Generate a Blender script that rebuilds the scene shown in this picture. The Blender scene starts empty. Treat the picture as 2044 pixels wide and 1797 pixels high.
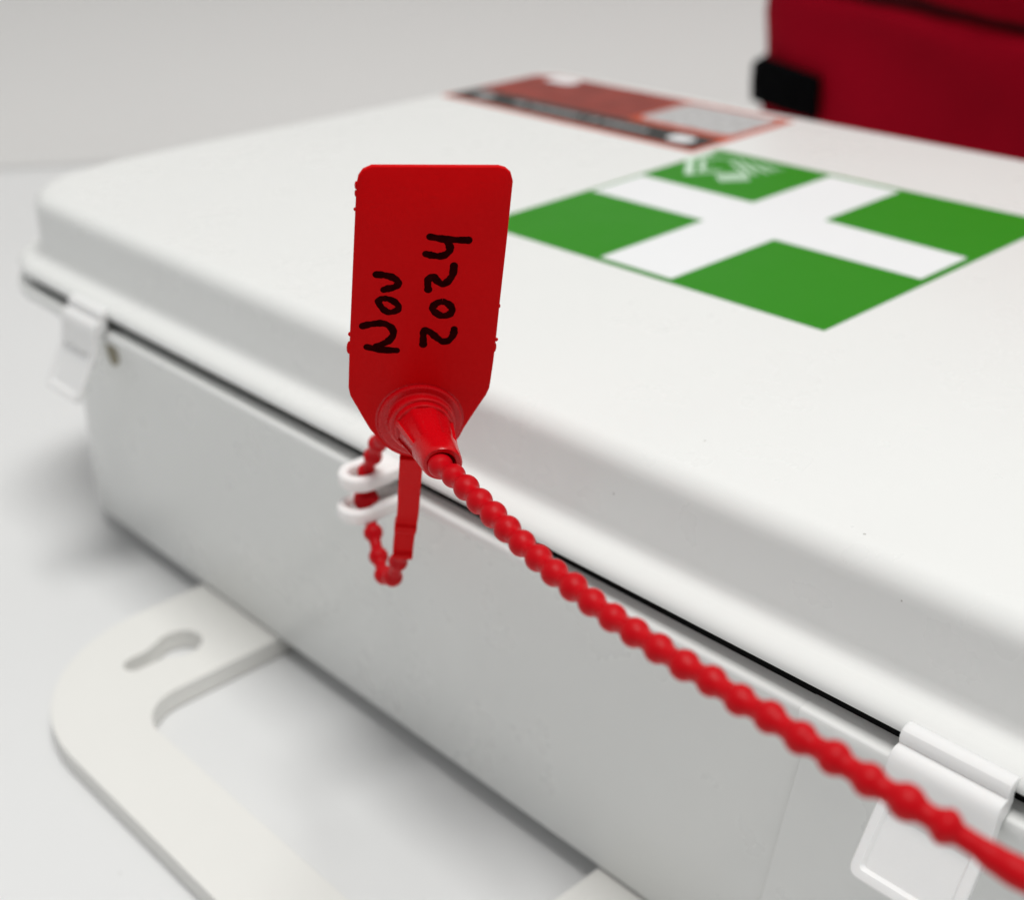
import bpy, bmesh, math, random
from mathutils import Vector, Matrix, noise
random.seed(7)
S = bpy.context.scene
COL = S.collection

# ------------------------------------------------------------------ camera
cam_d = bpy.data.cameras.new('camera')
cam = bpy.data.objects.new('camera', cam_d); COL.objects.link(cam)
cam.matrix_world = Matrix(((0.6796106770, -0.3161572154, 0.6619470846, 0.19),
                           (0.7329754594, 0.3290754406, -0.5953623521, -0.1375),
                           (-0.0296024252, 0.8898055796, 0.4553786632, 0.1988),
                           (0, 0, 0, 1)))
cam_d.sensor_width = 36; cam_d.sensor_fit = 'HORIZONTAL'
cam_d.lens = 36 * 2729.17 / 2044
cam_d.clip_start = 0.005; cam_d.clip_end = 50
cam_d.dof.use_dof = True
cam_d.dof.focus_distance = 0.1945
cam_d.dof.aperture_fstop = 48.07 / 3.0
cam_d.dof.aperture_blades = 0
S.camera = cam

# ------------------------------------------------------------------ light
W = bpy.data.worlds.new('World'); S.world = W; W.use_nodes = True
bg = W.node_tree.nodes['Background']
bg.inputs[0].default_value = (0.985, 0.99, 1.0, 1)
# a pale room that is dimmer behind the camera's right shoulder
wt = W.node_tree; wtc = wt.nodes.new('ShaderNodeTexCoord'); wdot = wt.nodes.new('ShaderNodeVectorMath'); wdot.operation = 'DOT_PRODUCT'
wdot.inputs[1].default_value = (0.72, -0.69, -0.05); wt.links.new(wtc.outputs['Generated'], wdot.inputs[0])
wmr = wt.nodes.new('ShaderNodeMapRange'); wmr.inputs[1].default_value = -0.9; wmr.inputs[2].default_value = 0.9
wmr.inputs[3].default_value = 0.66; wmr.inputs[4].default_value = 0.20
wt.links.new(wdot.outputs['Value'], wmr.inputs[0]); wt.links.new(wmr.outputs[0], bg.inputs[1])

def area(name, loc, target, sx, sy, power, col):
    l = bpy.data.lights.new(name, 'AREA'); l.shape = 'RECTANGLE'; l.size = sx; l.size_y = sy
    l.energy = power; l.color = col
    o = bpy.data.objects.new(name, l); COL.objects.link(o); o.location = loc
    o.rotation_euler = (Vector(target) - Vector(loc)).to_track_quat('-Z', 'Y').to_euler()
    return o
area('ceiling_light', (0.42, -0.06, 1.9), (0.05, 0.0, 0.0), 0.8, 0.45, 23.0, (1.0, 0.99, 0.965))
area('left_fill_light', (-1.9, -0.2, 1.0), (-0.05, 0.05, 0.05), 0.9, 0.9, 0.9, (0.92, 0.96, 1.0))  # weak cool fill light added from the left
S.view_settings.view_transform = 'Standard'; S.view_settings.look = 'None'
S.view_settings.exposure = 0.17; S.view_settings.gamma = 1.0
S.view_settings.use_curve_mapping = False
S.render.engine = 'CYCLES'

# ------------------------------------------------------------------ materials
def mat(name, col, rough=0.4, var=0.0, vscale=60.0, bump=0.0, bscale=400.0, spec=0.5, sss=0.0, sheen=0.0, rvar=0.06, coat=0.0, specks=0.0, sscale=0.0012):
    m = bpy.data.materials.new(name); m.use_nodes = True
    nt = m.node_tree; b = nt.nodes['Principled BSDF']
    b.inputs['Roughness'].default_value = rough
    b.inputs['Specular IOR Level'].default_value = spec
    b.inputs['Coat Weight'].default_value = coat
    if sheen: b.inputs['Sheen Weight'].default_value = sheen
    if sss:
        b.inputs['Subsurface Weight'].default_value = sss
        b.inputs['Subsurface Radius'].default_value = (1.0, 0.35, 0.3) if col[1] < 0.1 else (1.0, 0.95, 0.9)
        b.inputs['Subsurface Scale'].default_value = sscale
    tc = nt.nodes.new('ShaderNodeTexCoord')
    n = nt.nodes.new('ShaderNodeTexNoise'); n.inputs['Scale'].default_value = vscale; n.inputs['Detail'].default_value = 4
    nt.links.new(tc.outputs['Object'], n.inputs['Vector'])
    mx = nt.nodes.new('ShaderNodeMix'); mx.data_type = 'RGBA'
    mx.inputs[6].default_value = tuple(c * (1 - var) for c in col) + (1,)
    mx.inputs[7].default_value = tuple(min(1, c * (1 + var)) for c in col) + (1,)
    nt.links.new(n.outputs['Fac'], mx.inputs[0]); nt.links.new(mx.outputs[2], b.inputs['Base Color'])
    mr = nt.nodes.new('ShaderNodeMapRange')
    mr.inputs[3].default_value = max(0.02, rough - rvar); mr.inputs[4].default_value = rough + rvar
    n2 = nt.nodes.new('ShaderNodeTexNoise'); n2.inputs['Scale'].default_value = vscale * 2.7; n2.inputs['Detail'].default_value = 5
    nt.links.new(tc.outputs['Object'], n2.inputs['Vector'])
    nt.links.new(n2.outputs['Fac'], mr.inputs[0]); nt.links.new(mr.outputs[0], b.inputs['Roughness'])
    if specks:
        vo = nt.nodes.new('ShaderNodeTexVoronoi'); vo.inputs['Scale'].default_value = 110
        nt.links.new(tc.outputs['Object'], vo.inputs['Vector'])
        lt = nt.nodes.new('ShaderNodeMath'); lt.operation = 'LESS_THAN'; lt.inputs[1].default_value = 0.028
        nt.links.new(vo.outputs['Distance'], lt.inputs[0])
        sx = nt.nodes.new('ShaderNodeSeparateColor'); nt.links.new(vo.outputs['Color'], sx.inputs[0])
        gt = nt.nodes.new('ShaderNodeMath'); gt.operation = 'GREATER_THAN'; gt.inputs[1].default_value = 0.72
        nt.links.new(sx.outputs[0], gt.inputs[0])
        mu = nt.nodes.new('ShaderNodeMath'); mu.operation = 'MULTIPLY'; nt.links.new(lt.outputs[0], mu.inputs[0]); nt.links.new(gt.outputs[0], mu.inputs[1])
        m4 = nt.nodes.new('ShaderNodeMath'); m4.operation = 'MULTIPLY'; m4.inputs[1].default_value = specks; nt.links.new(mu.outputs[0], m4.inputs[0])
        mx2 = nt.nodes.new('ShaderNodeMix'); mx2.data_type = 'RGBA'; mx2.inputs[7].default_value = (0.22, 0.20, 0.17, 1)
        nt.links.new(m4.outputs[0], mx2.inputs[0]); nt.links.new(mx.outputs[2], mx2.inputs[6]); nt.links.new(mx2.outputs[2], b.inputs['Base Color'])
    if bump:
        n3 = nt.nodes.new('ShaderNodeTexNoise'); n3.inputs['Scale'].default_value = bscale; n3.inputs['Detail'].default_value = 3
        nt.links.new(tc.outputs['Object'], n3.inputs['Vector'])
        bp = nt.nodes.new('ShaderNodeBump'); bp.inputs['Strength'].default_value = bump; bp.inputs['Distance'].default_value = 0.0002
        nt.links.new(n3.outputs['Fac'], bp.inputs['Height']); nt.links.new(bp.outputs['Normal'], b.inputs['Normal'])
    return m
M = dict(
    white=mat('white_plastic', (0.79, 0.80, 0.785), 0.28, 0.02, 25, 0.05, 900, specks=0.5, rvar=0.03),
    white_clip=mat('white_clip_plastic', (0.83, 0.83, 0.825), 0.30, 0.015, 60, 0.15, 700, sss=0.5, sscale=0.002),
    eyelet=mat('white_eyelet_plastic', (0.86, 0.845, 0.83), 0.4, 0.015, 60, 0.2, 700, sss=0.6, sscale=0.003),
    cream=mat('cream_plastic', (0.79, 0.785, 0.755), 0.45, 0.02, 30, 0.15, 600, specks=0.6),
    black=mat('gap_black', (0.006, 0.006, 0.006), 0.8, 0.1, 80, spec=0.1),
    red=mat('red_plastic', (0.52, 0.0012, 0.006), 0.42, 0.04, 260, 0.25, 1500, spec=0.14),
    red_tag=mat('red_tag_plastic', (0.60, 0.0004, 0.002), 0.5, 0.07, 90, 0.35, 1500, spec=0.06),
    red_gloss=mat('red_glossy_plastic', (0.56, 0.0012, 0.005), 0.27, 0.04, 260, 0.12, 1500, spec=0.28, sss=0.12),
    ink=mat('black_marker_ink', (0.022, 0.0012, 0.0015), 0.6, 0.95, 700, spec=0.0),
    green=mat('green_print', (0.032, 0.235, 0.012), 0.42, 0.03, 40, spec=0.05),
    print_white=mat('white_print', (0.80, 0.81, 0.82), 0.4, 0.01, 40, spec=0.12),
    pale_green=mat('pale_green_print', (0.56, 0.72, 0.58), 0.45, 0.1, 300, spec=0.12),
    orange=mat('orange_red_print', (0.50, 0.075, 0.03), 0.45, 0.12, 30, spec=0.12),
    darkred=mat('dark_red_print', (0.24, 0.038, 0.027), 0.45, 0.7, 60, spec=0.12),
    charcoal=mat('charcoal_print', (0.03, 0.031, 0.03), 0.45, 0.3, 60, spec=0.12),
    silver=mat('silver_grey_print', (0.46, 0.46, 0.46), 0.45, 0.65, 420, spec=0.12),
    grey=mat('grey_print', (0.36, 0.36, 0.36), 0.45, 0.25, 400),
    bag=mat('red_bag_fabric', (0.33, 0.002, 0.013), 0.9, 0.22, 14, 0.6, 900, spec=0.03),
    bagdark=mat('dark_red_piping', (0.07, 0.001, 0.004), 0.8, 0.1, 60, spec=0.1),
    web=mat('black_webbing', (0.003, 0.003, 0.0035), 0.95, 0.3, 300, 0.6, 1200, spec=0.02),
    table=mat('white_table_laminate', (0.74, 0.745, 0.745), 0.42, 0.03, 6, 0.1, 500, specks=0.4),
    wall=mat('grey_wall_paint', (0.66, 0.655, 0.645), 0.85, 0.02, 5, 0.3, 300),
    stain=mat('brown_grime', (0.33, 0.30, 0.22), 0.7, 0.4, 500),
)

# ------------------------------------------------------------------ helpers
def link(name, verts, faces, m, parent=None, smooth=True, angle=38, mats=None, fmat=None):
    me = bpy.data.meshes.new(name); me.from_pydata([tuple(v) for v in verts], [], faces)
    bm = bmesh.new(); bm.from_mesh(me); bmesh.ops.recalc_face_normals(bm, faces=bm.faces); bm.to_mesh(me); bm.free()
    for mm in (mats or [m]): me.materials.append(mm)
    if fmat:
        for p, i in zip(me.polygons, fmat): p.material_index = i
    if smooth:
        me.shade_smooth(); me.set_sharp_from_angle(angle=math.radians(angle))
    o = bpy.data.objects.new(name, me); COL.objects.link(o)
    if parent: o.parent = parent
    return o
def bevel(o, w, seg=3, ang=35):
    b = o.modifiers.new('bevel', 'BEVEL'); b.width = w; b.segments = seg; b.limit_method = 'ANGLE'; b.angle_limit = math.radians(ang)
    b.harden_normals = False
    return o
def tag(o, label, cat, group=None, kind=None):
    if label: o['label'] = label
    if cat: o['category'] = cat
    if group: o['group'] = group
    if kind: o['kind'] = kind
    return o
def empty(name, loc=(0, 0, 0)):
    o = bpy.data.objects.new(name, None); COL.objects.link(o); o.location = loc; o.empty_display_size = 0.01; return o
def child(o, parent):
    o.parent = parent; o.matrix_parent_inverse = Matrix.Translation(-Vector(parent.location)) if parent.type == 'EMPTY' else Matrix()
    return o
def arc(cx, cy, r, a0, a1, n):
    return [(cx + r * math.cos(math.radians(a0 + (a1 - a0) * i / n)), cy + r * math.sin(math.radians(a0 + (a1 - a0) * i / n))) for i in range(n + 1)]
def inset_loop(pts, d):
    out = []; n = len(pts)
    for i in range(n):
        p0, p1, p2 = Vector(pts[i - 1]), Vector(pts[i]), Vector(pts[(i + 1) % n])
        e1 = (p1 - p0).normalized(); e2 = (p2 - p1).normalized()
        n1 = Vector((-e1.y, e1.x)); n2 = Vector((-e2.y, e2.x)); m = (n1 + n2)
        m = m / max(0.3, m.length_squared) * 2
        out.append(p1 + m * d)
    return out
def rings(pts, prof, pts2=None, zcut=0.0):
    """closed solid from an outline (counter-clockwise) and (inset, z) steps"""
    V = []; F = []; n = len(pts)
    for d, z in prof:
        V += [Vector((p.x, p.y, z)) for p in inset_loop(pts2(z) if pts2 and z < zcut else pts, d)]
    for k in range(len(prof) - 1):
        for i in range(n):
            j = (i + 1) % n; F.append((k * n + i, k * n + j, (k + 1) * n + j, (k + 1) * n + i))
    F.append(tuple(range(n - 1, -1, -1))); F.append(tuple((len(prof) - 1) * n + i for i in range(n)))
    return V, F
def prism(poly, z0, z1):
    n = len(poly); V = [(x, y, z0) for x, y in poly] + [(x, y, z1) for x, y in poly]
    F = [tuple(range(n - 1, -1, -1)), tuple(range(n, 2 * n))] + [(i, (i + 1) % n, n + (i + 1) % n, n + i) for i in range(n)]
    return V, F
def extrude_x(prof, x0, x1):
    n = len(prof); V = [(x0, y, z) for y, z in prof] + [(x1, y, z) for y, z in prof]
    F = [tuple(range(n)), tuple(range(2 * n - 1, n - 1, -1))] + [(i, n + i, n + (i + 1) % n, (i + 1) % n) for i in range(n)]
    return V, F
def catmull(P, per, closed=False):
    P = [Vector(p) for p in P]; n = len(P); out = []
    rng = range(n) if closed else range(n - 1)
    for i in rng:
        if closed: a, b, c, d = P[i - 1], P[i], P[(i + 1) % n], P[(i + 2) % n]
        else: a = P[max(i - 1, 0)]; b = P[i]; c = P[i + 1]; d = P[min(i + 2, n - 1)]
        for k in range(per):
            t = k / per
            out.append(0.5 * ((2 * b) + (c - a) * t + (2 * a - 5 * b + 4 * c - d) * t * t + (3 * b - a - 3 * c + d) * t ** 3))
    if not closed: out.append(P[-1])
    return out
def tube(path, rad, seg=24, cap=True):
    """sweep circles of radius rad[i] along the path with a carried frame"""
    V = []; F = []; n = len(path)
    t0 = (path[1] - path[0]).normalized(); a = t0.orthogonal().normalized()
    for i in range(n):
        t = (path[min(i + 1, n - 1)] - path[max(i - 1, 0)]).normalized()
        a = (a - t * a.dot(t)).normalized(); b = t.cross(a)
        for k in range(seg):
            w = 2 * math.pi * k / seg
            V.append(path[i] + (a * math.cos(w) + b * math.sin(w)) * rad[i])
    for i in range(n - 1):
        for k in range(seg):
            j = (k + 1) % seg; F.append((i * seg + k, i * seg + j, (i + 1) * seg + j, (i + 1) * seg + k))
    if cap: F.append(tuple(range(seg - 1, -1, -1))); F.append(tuple((n - 1) * seg + k for k in range(seg)))
    return V, F
def frame_link(name, verts, faces, m, parent, fr, **kw):
    o_, u, v, n = fr
    return link(name, [o_ + u * (p[0] / 1000) + v * (p[1] / 1000) + n * (p[2] / 1000) for p in verts], faces, m, parent, **kw)

SEAL_FRAME = dict(o=[0.040765,-0.022167,0.108541], u=[0.589959,0.79935,-0.113967], v=[0.201449,-0.009033,0.979457], n=[0.7819,-0.600798,-0.166357])   # the tag's own axes in the world
TAG_OUTLINE = [[-8.89,41.22],[8.16,42.15],[9.14,41.93],[9.94,41.27],[10.35,40.12],[10.38,35.67],[10.42,31.26],[10.41,26.41],[10.4,21.1],[10.43,15.62],[10.41,10.97],[10.3,7.22],[10.23,6.11],[9.85,4.85],[8.99,3.07],[8.01,0.91],[7.01,-1.34],[6.38,-2.67],[-7.26,-2.18],[-8.5,0.09],[-9.43,1.92],[-10.5,3.96],[-10.82,5.39],[-10.89,10.11],[-10.91,14.38],[-10.88,20.12],[-10.86,25.37],[-10.84,30.16],[-10.82,34.53],[-10.78,38.5],[-10.59,39.63],[-10.02,40.6]]   # mm on the tag
INK = {"four_a":[[-0.38,31.19],[0.92,31.0],[1.99,30.9],[3.59,30.89],[4.98,30.93]],"four_b":[[-0.79,28.49],[-0.19,28.36],[0.35,28.28],[1.11,28.22],[1.85,28.44],[2.45,29.07],[2.51,29.67],[2.13,30.49],[1.56,30.94]],"two_b":[[3.29,26.81],[3.25,25.59],[2.98,24.84],[2.49,24.13],[1.86,23.79],[1.06,24.31],[0.58,24.9],[0.16,24.82],[-0.19,24.31],[-0.2,23.57],[-0.09,22.83]],"zero":[[2.06,20.92],[2.74,20.7],[3.21,20.34],[3.58,19.73],[3.41,19.08],[2.89,18.67],[2.12,18.57],[1.32,18.99],[0.78,19.6],[0.85,20.11],[1.31,20.64],[2.06,20.92]],"two_a":[[4.12,16.41],[4.12,15.89],[3.98,15.23],[3.43,14.42],[2.65,14.23],[1.95,14.62],[1.36,15.12],[0.65,15.74],[-0.04,16.03],[-0.29,15.57],[-0.28,14.65],[-0.22,13.61]],"n_a":[[-9.11,16.35],[-8.36,16.61],[-7.49,16.8],[-6.61,16.93],[-5.84,16.81],[-5.04,16.27],[-4.67,15.51],[-4.79,14.72],[-5.37,13.92],[-6.01,13.5],[-6.99,12.93]],"n_b":[[-8.37,12.81],[-6.97,12.51],[-5.63,12.4],[-4.06,12.39]],"o":[[-6.14,21.05],[-5.49,20.95],[-4.82,20.61],[-4.18,19.94],[-4.21,19.37],[-4.73,18.97],[-5.49,18.81],[-6.17,19.16],[-6.74,19.83],[-7.04,20.5],[-6.68,20.96],[-6.14,21.05]],"vee":[[-7.5,24.88],[-6.75,24.86],[-6.1,24.77],[-5.34,24.56],[-4.67,24.16],[-4.41,23.68],[-4.62,23.17],[-5.25,22.83],[-5.89,22.66],[-6.37,22.47]]}   # mm on the tag
MOUTH = [2.659,2.214,14.538]
CHAIN = [[0.054225,-0.029271,0.107976],[0.058436,-0.030347,0.108288],[0.062551,-0.031499,0.108406],[0.0666,-0.032684,0.108408],[0.070612,-0.033865,0.108352],[0.074608,-0.035016,0.108285],[0.078608,-0.036122,0.108238],[0.082624,-0.037171,0.108233],[0.086667,-0.038156,0.108283],[0.090741,-0.039076,0.108392],[0.094851,-0.039932,0.108557],[0.098993,-0.040724,0.10877],[0.103164,-0.041455,0.109017],[0.107357,-0.042126,0.109282],[0.111564,-0.042736,0.109545],[0.115772,-0.043281,0.109784],[0.119972,-0.043752,0.109976],[0.124149,-0.044137,0.110094],[0.128292,-0.044417,0.110113],[0.132389,-0.044567,0.110004],[0.13643,-0.044553,0.109737],[0.14041,-0.044334,0.109281],[0.144324,-0.043859,0.108602]]
TAIL = [[0.146968,-0.043223,0.107788],[0.148959,-0.042581,0.10683],[0.150873,-0.041881,0.106062],[0.153416,-0.041132,0.10554]]
LOOP = [[0.037252,-0.019472,0.106308],[0.033747,-0.017482,0.104122],[0.030124,-0.015697,0.101841],[0.026604,-0.014098,0.099605],[0.023055,-0.012566,0.097324],[0.019476,-0.011102,0.094998],[0.015886,-0.009675,0.092639],[0.012265,-0.008294,0.090265],[0.008536,-0.007088,0.087381],[0.005757,-0.006393,0.083545],[0.003184,-0.006245,0.079354],[0.002735,-0.006572,0.076065],[0.003145,-0.006886,0.07352],[0.005735,-0.008209,0.070881],[0.007834,-0.009253,0.069101],[0.011626,-0.011201,0.066532],[0.015801,-0.013346,0.065344],[0.019798,-0.014281,0.067096],[0.022375,-0.014749,0.071522],[0.024809,-0.015349,0.074885]]
LOOP_R = [1.6,1.7,1.7,1.7,1.7,1.75,1.8,1.8,1.8,1.8,1.8,1.6,2.45,1.25,1.85,1.85,1.85,1.85,1.75,1.3]
STRAP = [[0.039043,-0.022741,0.101625],[0.034574,-0.020172,0.093913],[0.030197,-0.017607,0.08606],[0.028532,-0.016995,0.082694],[0.0267,-0.016327,0.078543],[0.024896,-0.015439,0.074641]]

# ------------------------------------------------------------------ the setting: table and wall
link('table_top', *prism([(-1.2, -1.1), (1.6, -1.1), (1.6, 3.2), (-1.2, 3.2)], -0.03, 0.0), M['table'])
bpy.data.objects['table_top']['kind'] = 'structure'
wd = Vector((0.62, 0.785, 0)).normalized(); wn = Vector((wd.y, -wd.x, 0)); w0 = Vector((-0.645, 0.19, 0.0)) - wn * 0.03
CR = 0.12
prof = [(CR - CR * math.sin(math.radians(a)), CR - CR * math.cos(math.radians(a))) for a in range(0, 91, 3)]
prof = [(d, z + 0.0006) for d, z in prof] + [(0, 2.0), (-0.04, 2.0), (-0.04, 0.0006)]
n = len(prof); V = []
for s in (-1.4, 2.6):
    V += [w0 + wd * s + wn * d + Vector((0, 0, z)) for d, z in prof]
F = [(i, (i + 1) % n, n + (i + 1) % n, n + i) for i in range(n)] + [tuple(range(n)), tuple(range(2 * n - 1, n - 1, -1))]
link('wall', V, F, M['wall'])['kind'] = 'structure'

# ------------------------------------------------------------------ first aid box
XC = 0.003
def box_outline(dx=0.0, RF=0.033):
    """plan of the lip: front edge y=0, softly bowed short sides, big front corners"""
    half = [(XC, 0.0)]
    L = []
    # left half, clockwise from the front middle
    for x in (-0.03, -0.07, -0.11, -0.125): L.append((x, 0.0))
    lx = -0.1843 + dx
    L += [(lx + RF + RF * math.cos(math.radians(a)) , RF + RF * math.sin(math.radians(a))) for a in [270 - 7.5 * i for i in range(1, 13)]]
    for y, x in ((0.050, -0.1845), (0.07, -0.1838), (0.095, -0.1815), (0.12, -0.1795), (0.15, -0.1775), (0.18, -0.1765)): L.append((x + dx, y))
    RB = 0.020; by = 0.2163; bx = -0.1762 + dx
    L += [(bx + RB + RB * math.cos(math.radians(a)), by - RB + RB * math.sin(math.radians(a))) for a in [180 - 9 * i for i in range(0, 11)]]
    for x in (-0.12, -0.06): L.append((x, by))
    R = [(2 * XC - x, y) for x, y in reversed(L)]
    pts = [(XC, 0.0)] + L + [(XC, by)] + R
    return list(reversed(pts))                      # counter-clockwise
OUT = box_outline(); OUT_IN = lambda z: box_outline(0.0255 - 0.0150 * (0.0709 - z) / 0.065, 0.030)   # the base wall stands further in at the short sides
box = empty('first_aid_box', (XC, 0.108, 0.0055))
tag(box, 'white plastic first aid box with green cross sticker on its closed lid', 'first aid box')

lid_prof = [(0.03, 0.0773), (0.006, 0.0773), (0.0010, 0.0773), (0.0004, 0.07745), (0.0001, 0.0778), (0.0, 0.0784), (0.0002, 0.0790), (0.0007, 0.0796),
            (0.0015, 0.0801), (0.0026, 0.08045), (0.0038, 0.0806), (0.0046, 0.0808), (0.0054, 0.0812), (0.0061, 0.0818), (0.0066, 0.0832),
            (0.0070, 0.0926), (0.0071, 0.0938), (0.0074, 0.0948), (0.0080, 0.0957), (0.0087, 0.0963), (0.0095, 0.0968), (0.0104, 0.0971),
            (0.0113, 0.09728), (0.0123, 0.0973), (0.0140, 0.0973)]
V, F = rings(OUT, lid_prof)
lid = child(link('lid', V, F, M['white'], angle=60), box)
base_prof = [(0.03, 0.0056), (0.0085, 0.0056), (0.0068, 0.0058), (0.0058, 0.0063), (0.0053, 0.0072), (0.0040, 0.030), (0.0020, 0.0695), (0.0016, 0.0706),
             (0.0012, 0.0709), (0.0002, 0.0710), (-0.0006, 0.0712), (-0.00095, 0.0717), (-0.0010, 0.0724), (-0.0010, 0.0732), (-0.0009, 0.0737), (-0.0006, 0.0740), (-0.0001, 0.07415), (0.02, 0.0743)]
V, F = rings(OUT, base_prof, OUT_IN, 0.0710)
base = child(link('base', V, F, M['white'], angle=50), box)
V, F = rings(OUT, [(0.0028, 0.0741), (0.0028, 0.07728)])
child(link('gap_strip', V, F, M['black']), box)  # black strip added so the gap under the lid stays dark

# raised seat for the catch on the front wall, leaning sides
def wall_y(z): return 0.0053 + (0.0020 - 0.0053) * (z - 0.0072) / (0.0695 - 0.0072)
for s in (1,):
    top = [(0.0993, 0.0700), (0.1480, 0.0700)]; bot = [(0.1560, 0.0080), (0.0875, 0.0080)]
    q = top + bot
    if s < 0: q = [(2 * XC - x + 0.006, z) for x, z in q]
    V = [(x, wall_y(z) - 0.0010, z) for x, z in q] + [(x, wall_y(z) + 0.0015, z) for x, z in q]
    F = [(0, 1, 2, 3), (7, 6, 5, 4)] + [(i, (i + 1) % 4, 4 + (i + 1) % 4, 4 + i) for i in range(4)]
    p = link('catch_seat', V, F, M['white']); bevel(p, 0.00025, 2); child(p, box)
    x0, x1 = (0.0988, 0.1480) if s > 0 else (2 * XC - 0.1480 + 0.006, 2 * XC - 0.0988 + 0.006)
    V, F = extrude_x([(-0.0010, 0.0701), (-0.0014, 0.0707), (-0.0014, 0.0731), (-0.0011, 0.0738), (-0.0004, 0.07415), (0.003, 0.0743), (0.003, 0.0701), (0.0009, 0.0699)], x0, x1)
    p = link('catch_rail', V, F, M['white']); bevel(p, 0.0002, 2); child(p, box)

# catches
catch_prof = [(0.0010, 0.0797), (0.0002, 0.08005), (-0.0008, 0.0800), (-0.0015, 0.0796), (-0.0019, 0.0789), (-0.0020, 0.0783), (-0.0019, 0.0779),
              (-0.0018, 0.0777), (-0.0021, 0.07765), (-0.0029, 0.0776), (-0.0037, 0.0772), (-0.0042, 0.0765), (-0.0045, 0.0755), (-0.0048, 0.0735), (-0.0056, 0.0700),
              (-0.0063, 0.0680), (-0.0055, 0.0674), (-0.0044, 0.0690), (-0.0032, 0.0720), (-0.0025, 0.0742), (-0.0012, 0.0752), (-0.0003, 0.0765), (-0.0003, 0.0780), (0.0003, 0.0790)]
def make_catch():
    V, F = extrude_x(catch_prof, 0.1155, 0.1317)
    c = link('catch', V, F, M['white_clip'], angle=30); bevel(c, 0.0003, 3, 40)
    # flared pull tab: raised border round a sunk face
    xl, xr = 0.1156, 0.1316
    def P(x, t, d):                                # t down the tab, d outwards
        a = Vector((-0.0052, 0.0700)); b = Vector((-0.0113, 0.0606)); q = a.lerp(b, t); nrm = Vector((-0.83, 0.55))
        return Vector((x, q.x + nrm.x * d, q.y + nrm.y * d))
    V = []; F = []
    bw = 0.0016
    def slab(x0, x1, t0, t1, d0, d1):
        k = len(V)
        for d in (d0, d1):
            V.extend([P(x0, t0, d), P(x1, t0, d), P(x1, t1, d), P(x0, t1, d)])
        F.extend([(k, k + 1, k + 2, k + 3), (k + 7, k + 6, k + 5, k + 4)] + [(k + i, k + (i + 1) % 4, k + 4 + (i + 1) % 4, k + 4 + i) for i in range(4)])
    # outline with rounded lower corners, single closed tray mesh
    def outl(ins, r):
        pts = [(xl + ins, 0.0), (xl + ins, 1.0 - (ins + r) / 0.0112)]
        for a in range(0, 91, 15):
            pts.append((xl + ins + r - r * math.cos(math.radians(a)), 1.0 - (ins + r - r * math.sin(math.radians(a))) / 0.0112))
        for a in range(90, -1, -15):
            pts.append((xr - ins - r + r * math.cos(math.radians(a)), 1.0 - (ins + r - r * math.sin(math.radians(a))) / 0.0112))
        pts += [(xr - ins, 1.0 - (ins + r) / 0.0112), (xr - ins, 0.0)]
        return pts
    loops = [(outl(0.0003, 0.0012), -0.0007), (outl(0, 0.0015), -0.0004), (outl(0, 0.0015), 0.0005), (outl(0.0003, 0.0012), 0.0008), (outl(0.0014, 0.0007), 0.0008), (outl(0.0019, 0.0004), 0.0001)]
    m = len(loops[0][0])
    for pts, d in loops: V.extend([P(x, t, d) for x, t in pts])
    for k in range(len(loops) - 1):
        for i in range(m):
            j = (i + 1) % m; F.append((k * m + i, k * m + j, (k + 1) * m + j, (k + 1) * m + i))
    F.append(tuple(range(m - 1, -1, -1))); F.append(tuple((len(loops) - 1) * m + i for i in range(m)))
    t = link('pull_tab', V, F, M['white_clip'], angle=35); t.parent = c
    return c
c1 = child(make_catch(), box)
c2 = c1.copy(); COL.objects.link(c2); c2.location = (-0.2476, 0, -0.0096); c2.scale = (1.05, 1.0, 1.12)
t2 = c1.children[0].copy(); COL.objects.link(t2); t2.parent = c2

# grime by the far catch
V, F = prism(arc(0, 0, 0.5, 0, 345, 23), -0.5, 0.5)
V = [(-0.1150 + x * (0.0062 + 0.0012 * math.sin(5 * x)), 0.0024 + z * 0.0008, 0.0668 + y * (0.0078 - 0.002 * x)) for x, y, z in V]
st = link('grime_spot', V, F, M['stain']); child(st, box)

# seal eyelets
def eyelet(z0, z1, cx, cy):
    R, r, nn = 0.0044, 0.0024, 40
    outer = [(cx + R, 0.0022), (cx + R, cy)] + [(cx + R * math.cos(math.radians(-a)), cy + R * math.sin(math.radians(-a))) for a in range(6, 175, 6)] + [(cx - R, cy), (cx - R, 0.0022)]
    bm = bmesh.new()
    inner = [(cx + r * math.cos(2 * math.pi * k / nn), cy + 0.0001 + r * 1.02 * math.sin(2 * math.pi * k / nn)) for k in range(nn)]
    edges = []
    for loop in (outer, inner):
        vs = [bm.verts.new((x, y, z0)) for x, y in loop]
        edges += [bm.edges.new((vs[i], vs[(i + 1) % len(vs)])) for i in range(len(vs))]
    bmesh.ops.triangle_fill(bm, edges=edges, use_beauty=True, use_dissolve=False)
    bmesh.ops.dissolve_limit(bm, angle_limit=0.01, verts=bm.verts, edges=bm.edges) if False else None
    fs = list(bm.faces)
    ex = bmesh.ops.extrude_face_region(bm, geom=fs)
    bmesh.ops.translate(bm, verts=[g for g in ex['geom'] if isinstance(g, bmesh.types.BMVert)], vec=(0, 0, z1 - z0))
    bmesh.ops.recalc_face_normals(bm, faces=bm.faces)
    me = bpy.data.meshes.new('seal_eyelet'); bm.to_mesh(me); bm.free(); me.materials.append(M['eyelet'])
    me.shade_smooth(); me.set_sharp_from_angle(angle=math.radians(35))
    o = bpy.data.objects.new('seal_eyelet', me); COL.objects.link(o); bevel(o, 0.0008, 4, 50)
    return child(o, box)
eyelet(0.0767, 0.0797, 0.0021, -0.0068)
eyelet(0.0706, 0.0735, 0.0028, -0.0082)

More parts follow.
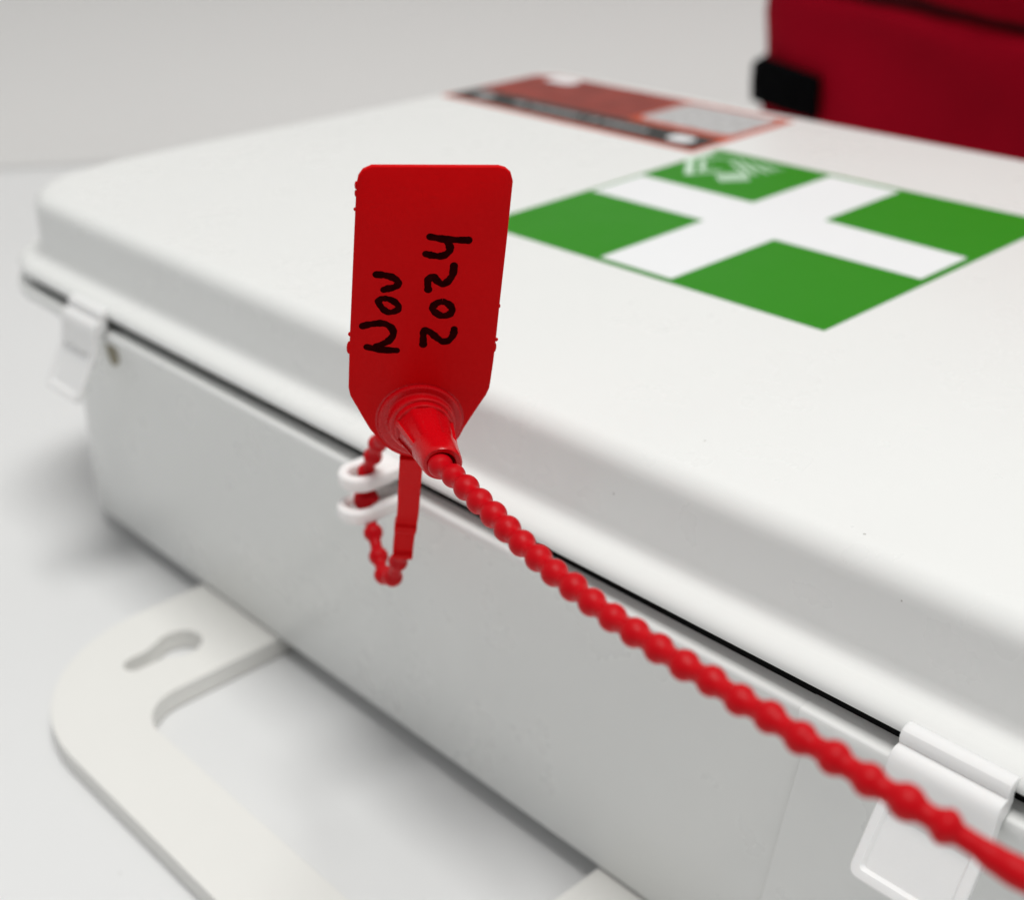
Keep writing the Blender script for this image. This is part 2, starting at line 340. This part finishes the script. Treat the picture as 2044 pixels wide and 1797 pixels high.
# stickers on the lid (thin printed sheets)
def sheet(layers, name, mats, parent):
    V = []; F = []; FM = []
    for poly, z0, z1, mi in layers:
        v, f = prism(poly, z0, z1); k = len(V); V += v; F += [tuple(i + k for i in t) for t in f]; FM += [mi] * len(f)
    o = link(name, V, F, None, None, smooth=False, mats=mats, fmat=FM); o.parent = parent; return o
ZT = 0.0973
def rect(x0, y0, x1, y1): return [(x0, y0), (x1, y0), (x1, y1), (x0, y1)]
def stroke2(a, b, w):
    a, b = Vector(a), Vector(b); d = (b - a).normalized() * w / 2; p = Vector((-d.y, d.x))
    return [tuple(a - d + p)[:2], tuple(a - d - p)[:2], tuple(b + d - p)[:2], tuple(b + d + p)[:2]]
x0, x1, y0, y1 = -0.0512, 0.0490, 0.0713, 0.1615
lay = [(rect(x0, y0, x1, y1), ZT, ZT + 0.00012, 0)]
cross = [(-0.0125, y0 + 0.0019), (0.0083, y0 + 0.0019), (0.0083, 0.1087), (x1 - 0.0021, 0.1083), (x1 - 0.0021, 0.1265), (0.0083, 0.1280), (0.0083, y1 - 0.0018),
         (-0.0125, y1 - 0.0018), (-0.0129, 0.1279), (x0 + 0.0012, 0.1280), (x0 + 0.0012, 0.1090), (-0.0127, 0.1090)]
lay.append((cross, ZT + 0.00012, ZT + 0.00016, 1))
# pale emblem: a slanted roof-like outline and a block of small lettering
E = [(a, b, w * 0.000075) for a, b, w in [((-0.04968, 0.15607), (-0.05095, 0.1491), 22), ((-0.05102, 0.14903), (-0.04201, 0.13762), 30), ((-0.04172, 0.13715), (-0.03695, 0.14432), 14), ((-0.0461, 0.15329), (-0.04737, 0.14998), 12), ((-0.04772, 0.15025), (-0.04136, 0.14231), 20), ((-0.04159, 0.14257), (-0.03955, 0.14509), 8), ((-0.04613, 0.15424), (-0.04021, 0.15676), 10), ((-0.04008, 0.15324), (-0.03136, 0.14783), 13), ((-0.03879, 0.15531), (-0.02833, 0.14849), 15), ((-0.03588, 0.15594), (-0.0268, 0.15136), 12), ((-0.03313, 0.15644), (-0.02595, 0.15392), 9), ((-0.03134, 0.1566), (-0.02559, 0.15651), 6), ((-0.03535, 0.14164), (-0.03064, 0.13732), 11), ((-0.03465, 0.14261), (-0.02991, 0.13823), 11), ((-0.03395, 0.14358), (-0.02918, 0.13913), 11), ((-0.03325, 0.14455), (-0.02845, 0.14003), 11), ((-0.03255, 0.14552), (-0.02772, 0.14094), 11), ((-0.03185, 0.1465), (-0.02699, 0.14184), 11), ((-0.03115, 0.14747), (-0.02626, 0.14275), 11), ((-0.03341, 0.13886), (-0.02897, 0.14453), 8)]]
for i, (a, b, w) in enumerate(E):
    lay.append((stroke2(a, b, w), ZT + 0.00012, ZT + 0.00016 + i * 4e-6, 2))
sheet(lay, 'cross_sticker', [M['green'], M['print_white'], M['pale_green']], lid)['label'] = 'square green sticker with white cross and pale emblem'
# second sticker
lay = [([(-0.1648, 0.1552), (-0.0552, 0.1545), (-0.0548, 0.2010), (-0.1000, 0.2017), (-0.1560, 0.2017), (-0.1632, 0.1970)], ZT, ZT + 0.00012, 0),
       ([(-0.1640, 0.1715), (-0.0960, 0.1708), (-0.0960, 0.2008), (-0.1560, 0.2010), (-0.1622, 0.1966)], ZT + 0.00012, ZT + 0.00015, 1),
       ([(-0.1640, 0.1574), (-0.0572, 0.1570), (-0.0572, 0.1702), (-0.1640, 0.1708)], ZT + 0.00012, ZT + 0.00015, 2)]
def rrect(xa, ya, xb, yb, r):
    return arc(xb - r, yb - r, r, 0, 90, 6) + arc(xa + r, yb - r, r, 90, 180, 6) + arc(xa + r, ya + r, r, 180, 270, 6) + arc(xb - r, ya + r, r, 270, 360, 6)
lay.append((rrect(-0.0942, 0.1745, -0.0580, 0.1990, 0.0035), ZT + 0.00012, ZT + 0.00016, 5))
lay.append((rrect(-0.1555, 0.1930, -0.1425, 0.2004, 0.003), ZT + 0.00015, ZT + 0.00019, 3))
lay.append((rrect(-0.1560, 0.1605, -0.1495, 0.1675, 0.003), ZT + 0.00015, ZT + 0.00018, 4))
lay.append((rrect(-0.0715, 0.1605, -0.0628, 0.1668, 0.0025), ZT + 0.00015, ZT + 0.00018, 3))
x = -0.138
while x < -0.080:
    w = random.choice((0.0012, 0.0018, 0.0024))
    lay.append((rect(x, 0.1622 + random.random() * 0.0006, x + w, 0.1652), ZT + 0.00015, ZT + 0.00018, 4)); x += w + random.choice((0.0006, 0.0007, 0.0024))
sheet(lay, 'printed_sticker', [M['orange'], M['darkred'], M['charcoal'], M['print_white'], M['grey'], M['silver']], lid)['label'] = 'dark red and charcoal printed sticker with blurred white lettering'

# ------------------------------------------------------------------ cream wall bracket under the box
def bracket():
    zt, zb = 0.0055, 0.0003
    ox = 0.0930
    outer = [(-ox, 0.16), (-ox, -0.0130)]
    outer += [(-0.0930 + 0.039 - 0.039 * math.cos(math.radians(a)), -0.0130 - 0.039 * math.sin(math.radians(a))) for a in range(6, 90, 7)]
    outer += [(-0.054, -0.0521), (0.055, -0.0521)]
    outer += [(0.0550 + 0.039 * math.sin(math.radians(a)), -0.0131 - 0.039 * math.cos(math.radians(a))) for a in range(6, 90, 7)]
    outer += [(ox + 0.001, -0.0130), (ox + 0.001, 0.16)]
    inner = [(-0.0577, 0.145), (-0.0577, -0.0225)]
    inner += [(-0.0577 + 0.011 - 0.011 * math.cos(math.radians(a)), -0.0228 - 0.011 * math.sin(math.radians(a))) for a in range(9, 90, 9)]
    inner += [(-0.0467, -0.0338), (0.0405, -0.0338)]
    inner += [(0.0405 + 0.011 * math.sin(math.radians(a)), -0.0228 - 0.011 * math.cos(math.radians(a))) for a in range(9, 90, 9)]
    inner += [(0.0515, -0.0225), (0.0515, 0.145)]
    # keyhole: big round end near the box, narrow slot towards the rim
    def key(cx, sx=1):
        R, r = 0.0056, 0.0027
        c = Vector((cx, -0.0128)); k = []
        for a in range(-52, 233, 11): k.append((c.x + R * math.cos(math.radians(a)), c.y + R * math.sin(math.radians(a))))
        k += [(c.x - r, -0.0205), (c.x - r, -0.0248)]
        k += [(c.x - r * math.cos(math.radians(a)), -0.0248 - r * math.sin(math.radians(a))) for a in range(20, 170, 20)]
        k += [(c.x + r, -0.0248), (c.x + r, -0.0205)]
        return k
    bm = bmesh.new(); edges = []
    for loop in (outer, inner, key(-0.0737), key(0.0737)):
        vs = [bm.verts.new((x, y, zb)) for x, y in loop]
        edges += [bm.edges.new((vs[i], vs[(i + 1) % len(vs)])) for i in range(len(vs))]
    bmesh.ops.triangle_fill(bm, edges=edges, use_beauty=True, use_dissolve=False)
    fs = list(bm.faces)
    ex = bmesh.ops.extrude_face_region(bm, geom=fs)
    bmesh.ops.translate(bm, verts=[g for g in ex['geom'] if isinstance(g, bmesh.types.BMVert)], vec=(0, 0, zt - zb))
    bmesh.ops.recalc_face_normals(bm, faces=bm.faces)
    me = bpy.data.meshes.new('wall_bracket'); bm.to_mesh(me); bm.free(); me.materials.append(M['cream'])
    me.shade_smooth(); me.set_sharp_from_angle(angle=math.radians(35))
    o = bpy.data.objects.new('wall_bracket', me); COL.objects.link(o); bevel(o, 0.0006, 3, 50)
    return o
tag(bracket(), 'flat cream plastic wall bracket with keyhole slot lying under the white box', 'wall bracket')

# ------------------------------------------------------------------ soft red bag behind
bag = empty('soft_bag', (-0.08, 0.38, 0))
tag(bag, 'dark red soft fabric bag with black corner patch standing behind the white box', 'bag')
bd = Vector((math.cos(math.radians(20)), -math.sin(math.radians(20)), 0)); bn = Vector((bd.y, -bd.x, 0)) * -1   # bn points to the back
A = Vector((-0.1912, 0.3575, 0.0))
if bn.dot(Vector((0, 1, 0))) < 0: bn = -bn
def cushion(s0, s1, t0, t1, z0, z1, r, bulge, nx=40, ny=14, nz=14, amp=0.0026, seed=0):
    """rounded fabric block in the bag's own axes with a little sag"""
    bm = bmesh.new(); bmesh.ops.create_cube(bm, size=2.0)
    bmesh.ops.subdivide_edges(bm, edges=bm.edges, cuts=22, use_grid_fill=True)
    hx, hy, hz = (s1 - s0) / 2, (t1 - t0) / 2, (z1 - z0) / 2
    for v in bm.verts:
        c = v.co.copy()
        p = Vector((c.x * hx, c.y * hy, c.z * hz))
        q = Vector((max(-hx + r, min(hx - r, p.x)), max(-hy + r, min(hy - r, p.y)), max(-hz + r, min(hz - r, p.z))))
        d = p - q
        if d.length > 1e-9: p = q + d.normalized() * r
        p.y += math.copysign(bulge, p.y) * (1 - c.x * c.x) * (1 - c.z * c.z) * (abs(c.y) > 0.99)
        nz_ = noise.noise(Vector((p.x * 18, p.y * 18, p.z * 18 + seed))) * amp + noise.noise(Vector((p.x * 55, p.y * 55, p.z * 55 + seed))) * amp * 0.4
        fold = noise.noise(Vector((p.x * 7 + p.z * 22, p.z * 5 - p.x * 3, seed))); nz_ += (1 - abs(fold) * 2.2) * amp * 0.55 * (abs(c.y) > 0.99)
        p += (d.normalized() if d.length > 1e-9 else c.normalized()) * nz_
        p += Vector(((s0 + s1) / 2, (t0 + t1) / 2, (z0 + z1) / 2))
        v.co = A + bd * p.x + bn * p.y + Vector((0, 0, p.z))
    return bm
def bmobj(name, bm, m, parent):
    bmesh.ops.recalc_face_normals(bm, faces=bm.faces)
    me = bpy.data.meshes.new(name); bm.to_mesh(me); bm.free(); me.materials.append(m); me.shade_smooth()
    o = bpy.data.objects.new(name, me); COL.objects.link(o); return child(o, parent)
bmobj('body', cushion(0.0043, 0.330, 0.000, 0.12, 0.0005, 0.1090, 0.005, 0.0015, seed=3), M['bag'], bag)
bmobj('cover', cushion(0.0055, 0.329, 0.0007, 0.119, 0.1133, 0.185, 0.006, 0.002, seed=9), M['bag'], bag)
bmobj('zip_band', cushion(0.0075, 0.327, 0.0035, 0.116, 0.1072, 0.1150, 0.0015, 0.0, amp=0.0002), M['bagdark'], bag)
# black patch wrapping the lower corner
def patch_pt(s, z, t): return A + bd * (0.72 * s) + bn * (0.72 * t) + Vector((0, 0, 0.0557 + 0.72 * z))
V = []; F = []
colm = [(0.0025, 0.020), (0.0010, 0.008), (0.0025, -0.0015), (0.008, -0.0052), (0.02, -0.0066), (0.045, -0.0072), (0.078, -0.0070)]
tops = [0.0290, 0.0285, 0.0250, 0.0262, 0.0315, 0.0310, 0.0300]
bots = [0.0070, 0.0055, 0.0040, 0.0038, 0.0040, 0.0045, 0.0060]
for (s, t), zt, zb in zip(colm, tops, bots):
    for k in range(9): V.append(patch_pt(s, zb + (zt - zb) * k / 8, t - 0.0006 * math.sin(math.pi * k / 8)))
for i in range(len(colm) - 1):
    for k in range(8): F.append((i * 9 + k, (i + 1) * 9 + k, (i + 1) * 9 + k + 1, i * 9 + k + 1))
p = link('corner_patch', V, F, M['web']); sm = p.modifiers.new('thick', 'SOLIDIFY'); sm.thickness = 0.0022; sm.offset = 0; child(p, bag)

# ------------------------------------------------------------------ pull-tight security seal
o_, u_, v_, n_ = (Vector(SEAL_FRAME[k]) for k in 'ouvn')
FR = (o_, u_, v_, n_)
seal = empty('security_seal', tuple(o_))
tag(seal, 'red plastic pull-tight security seal with date written in black marker, threaded through the box eyelets', 'security seal')
body_pts = [tuple(p) for p in TAG_OUTLINE[:-14]]
# upper plate outline closed by a round bottom lobe
out = [tuple(p) for p in TAG_OUTLINE]
i_r = 17                                            # last point on the right slope
low = [(7.05 * math.cos(math.radians(a)), 7.05 * math.sin(math.radians(a)) - 0.1) for a in range(-24, -158, -9)]
poly = out[:i_r] + low + out[i_r + 1 + 0:]
poly = [(x, y) for x, y in poly]
def offset_poly(pts, d):
    # pts are clockwise here
    return [(p.x, p.y) for p in inset_loop(list(reversed(pts)), d)][::-1]
steps = [(0.28, -0.5), (0.08, -0.42), (0.0, -0.25), (0.0, 0.25), (0.07, 0.42), (0.25, 0.5)]
V = []; F = []; m = len(poly)
for d, z in steps: V += [(x, y, z) for x, y in offset_poly(poly, d)]
for k in range(len(steps) - 1):
    for i in range(m):
        j = (i + 1) % m; F.append((k * m + i, k * m + j, (k + 1) * m + j, (k + 1) * m + i))
F.append(tuple(range(m - 1, -1, -1))); F.append(tuple((len(steps) - 1) * m + i for i in range(m)))
# little moulding flashes on the rim
def blob(cx, cy, rx, ry, rz, V, F):
    k = len(V); n1, n2 = 6, 8
    for i in range(n1 + 1):
        a = math.pi * i / n1
        for j in range(n2):
            b = 2 * math.pi * j / n2
            V.append((cx + rx * math.sin(a) * math.cos(b), cy + ry * math.cos(a), rz * math.sin(a) * math.sin(b)))
    for i in range(n1):
        for j in range(n2): F.append((k + i * n2 + j, k + i * n2 + (j + 1) % n2, k + (i + 1) * n2 + (j + 1) % n2, k + (i + 1) * n2 + j))
for cx, cy, rx, ry in ((-10.95, 12.3, 0.38, 1.1), (-10.9, 14.6, 0.3, 0.35), (-10.85, 38.2, 0.2, 0.6), (-10.85, 37.0, 0.16, 0.5), (-10.9, 34.6, 0.16, 0.25), (10.5, 14.6, 0.32, 0.3), (10.45, 13.2, 0.22, 0.8), (10.45, 20.3, 0.14, 0.3)):
    blob(cx, cy, rx, ry, 0.3, V, F)
plate = child(frame_link('tag_plate', V, F, M['red_tag'], None, FR, angle=40), seal)

# handwriting: flattened marker strokes lying on the plate
V = []; F = []
def ink_stroke(pts, closed, w0, lift):
    P = catmull([(x, y, 0) for x, y in pts], 7, closed)
    if closed: P.append(P[0])
    nP = len(P); seg = 12
    # round ends
    k0 = len(V); rows = []
    rad = [w0 * (1 + 0.09 * math.sin(i * 0.37 + w0 * 40 + lift * 900) + 0.05 * math.sin(i * 0.9 + lift * 500)) for i in range(nP)]
    if not closed:
        t = (P[1] - P[0]).normalized(); P2 = []; R2 = []
        for a in (88, 65, 42, 20): P2.append(P[0] - t * rad[0] * math.sin(math.radians(a))); R2.append(rad[0] * math.cos(math.radians(a)))
        P2 += P; R2 += rad; t = (P[-1] - P[-2]).normalized()
        for a in (20, 42, 65, 88): P2.append(P[-1] + t * rad[-1] * math.sin(math.radians(a))); R2.append(rad[-1] * math.cos(math.radians(a)))
        P, rad = P2, R2
    for i in range(len(P)):
        t = (P[min(i + 1, len(P) - 1)] - P[max(i - 1, 0)]).normalized(); sd = Vector((-t.y, t.x, 0))
        for k in range(seg):
            a = 2 * math.pi * k / seg; q = P[i] + sd * rad[i] * math.cos(a)
            V.append((q.x, q.y, 0.5 + lift + 0.035 * math.sin(a)))
    for i in range(len(P) - 1):
        for k in range(seg):
            F.append((k0 + i * seg + k, k0 + i * seg + (k + 1) % seg, k0 + (i + 1) * seg + (k + 1) % seg, k0 + (i + 1) * seg + k))
    F.append(tuple(k0 + k for k in range(seg - 1, -1, -1))); F.append(tuple(k0 + (len(P) - 1) * seg + k for k in range(seg)))
for i, (nm, pts) in enumerate(INK.items()):
    closed = nm in ('zero', 'o')
    ink_stroke(pts[:-1] if closed else pts, closed, {'n_b': 0.56, 'four_a': 0.56, 'o': 0.50}.get(nm, 0.545), 0.002 * (i % 3))
hw = frame_link('handwriting', V, F, M['ink'], None, FR); hw.parent = plate

# socket: disc, steps, facetted cone and mouth collar, swept along the axis to the mouth
mx_, my_, mh = MOUTH
def ringpts(h, r, seg=64, facet=0.0, tw=0.0):
    cx, cy = mx_ * h / mh, my_ * h / mh; o = []
    for k in range(seg):
        a = 2 * math.pi * k / seg; rr = r
        if facet:
            w = (a + tw) % (math.pi / 4) - math.pi / 8
            rr = r * (1 - facet) + facet * r * math.cos(math.pi / 8) / math.cos(w)
        o.append((cx + rr * math.cos(a), cy + rr * math.sin(a), h))
    return o
lv = [(-1.3, 5.6, 0), (-1.2, 6.1, 0), (0.55, 6.75, 0), (0.55, 6.45, 0), (0.95, 6.35, 0), (1.1, 6.1, 0), (1.1, 5.3, 0), (1.25, 5.1, 0), (2.3, 5.0, 0), (2.5, 4.8, 0), (2.55, 4.45, 0), (3.3, 4.35, 0),
      (3.45, 4.2, 0), (3.5, 4.15, 1.0), (9.8, 3.15, 1.0), (10.0, 3.12, 0.2), (10.2, 3.38, 0), (13.6, 3.05, 0), (14.2, 2.95, 0), (14.5, 2.75, 0), (14.5, 2.25, 0), (14.35, 2.0, 0), (10.5, 1.9, 0)]
V = []; F = []; seg = 64
for h, r, fc in lv: V += ringpts(h, r, seg, fc, 0.25)
for k in range(len(lv) - 1):
    for i in range(seg):
        j = (i + 1) % seg; F.append((k * seg + i, k * seg + j, (k + 1) * seg + j, (k + 1) * seg + i))
F.append(tuple(range(seg - 1, -1, -1))); F.append(tuple((len(lv) - 1) * seg + i for i in range(seg)))
# four thin ribs on the cone
def rib(ang, V, F):
    k = len(V)
    for h, r in ((3.3, 4.45), (9.9, 3.42), (11.6, 3.0)):
        cx, cy = mx_ * h / mh, my_ * h / mh
        for da, rr in ((-0.11, r - 0.9), (-0.09, r), (0.09, r), (0.11, r - 0.9)):
            V.append((cx + rr * math.cos(ang + da), cy + rr * math.sin(ang + da), h))
    for s in range(2):
        for e in range(4): F.append((k + s * 4 + e, k + s * 4 + (e + 1) % 4, k + s * 4 + 4 + (e + 1) % 4, k + s * 4 + 4 + e))
    F.append((k + 3, k + 2, k + 1, k)); F.append((k + 8, k + 9, k + 10, k + 11))
for a in (-2.55, -0.35, 2.9, 0.2): rib(a, V, F)
child(frame_link('socket', V, F, M['red_gloss'], None, FR, angle=28), seal)

# beads: one moulded chain, necked between the beads
def bead_chain(name, centers, radii, neck, extra=None, per=14):
    P = catmull(centers, per); R = []
    n = len(centers)
    for i in range(n - 1):
        pit = (Vector(centers[i + 1]) - Vector(centers[i])).length
        for k in range(per):
            t = k / per; s0 = t * pit; s1 = (1 - t) * pit
            ra, rb = radii[i], radii[i + 1]
            a = math.sqrt(max(0, ra * ra - s0 * s0)); b = math.sqrt(max(0, rb * rb - s1 * s1))
            R.append(max(a, b, neck * (1 + 0.0)))
    R.append(radii[-1])
    # soften the neck fillets
    for _ in range(1): R = [R[0]] + [(R[i - 1] + 2 * R[i] + R[i + 1]) / 4 for i in range(1, len(R) - 1)] + [R[-1]]
    if extra:
        pts, rr = extra; Q = catmull([centers[-1]] + pts, per)[1:]
        seq = [radii[-1]] + rr
        for j in range(len(pts)):
            for k in range(per):
                t = (k + 1) / per
                base_r = seq[j] + (seq[j + 1] - seq[j]) * (t * t * (3 - 2 * t))
                if j == 0:
                    s0 = t * (Vector(pts[0]) - Vector(centers[-1])).length
                    base_r = max(math.sqrt(max(0, radii[-1] ** 2 - s0 * s0)), rr[0] if t > 0.3 else 0.0)
                R.append(base_r)
        P = P + Q[:len(R) - len(P)]
    # closed round start
    V, F = tube(P, R[:len(P)], 26)
    return V, F
BR = 0.00183
ch = [tuple(Vector(c) + Vector([random.uniform(-1, 1) * 0.00007 for _ in range(3)])) for c in CHAIN]
first = tuple(Vector(ch[0]) - (Vector(ch[1]) - Vector(ch[0])) * 0.9)
cents = [first] + ch
tl = [tuple(t) for t in TAIL]
ext = Vector(tl[-1]) + (Vector(tl[-1]) - Vector(tl[-2])) * 4
V, F = bead_chain('bead_tail', cents, [0.0016] + [BR * random.uniform(0.965, 1.03) for _ in range(len(cents) - 1)], 0.00118, (tl + [tuple(ext)], [0.00112, 0.00140, 0.00155, 0.0015, 0.0014]))
child(link('bead_tail', V, F, M['red'], angle=80), seal)
V, F = bead_chain('bead_loop', [tuple(p) for p in LOOP], [r / 1000 for r in LOOP_R], 0.0011)
child(link('bead_loop', V, F, M['red'], angle=80), seal)

# flat strap from the socket's back down to the loop, stepped blocks
SP = catmull(STRAP, 8); m = len(SP); V = []; F = []
camx = Vector((0.68, 0.733, -0.03))
for i, p in enumerate(SP):
    s = i / (m - 1)
    t = (SP[min(i + 1, m - 1)] - SP[max(i - 1, 0)]).normalized()
    a = (camx - t * camx.dot(t)).normalized(); b = t.cross(a)
    w = 0.00185 - 0.0001 * s; th = 0.0007
    if 0.55 < s < 0.67: w *= 1.06; th = 0.0011
    if s > 0.90: th = 0.0013
    if s > 0.985: w *= 0.7
    for x, y in ((-w, -th), (w, -th), (w, th), (-w, th)): V.append(p + a * x + b * y)
for i in range(m - 1):
    for k in range(4): F.append((i * 4 + k, i * 4 + (k + 1) % 4, (i + 1) * 4 + (k + 1) % 4, (i + 1) * 4 + k))
F.append((3, 2, 1, 0)); F.append(tuple((m - 1) * 4 + k for k in range(4)))
sp = link('strap', V, F, M['red_tag'], angle=20); bevel(sp, 0.0002, 2, 30); child(sp, seal)
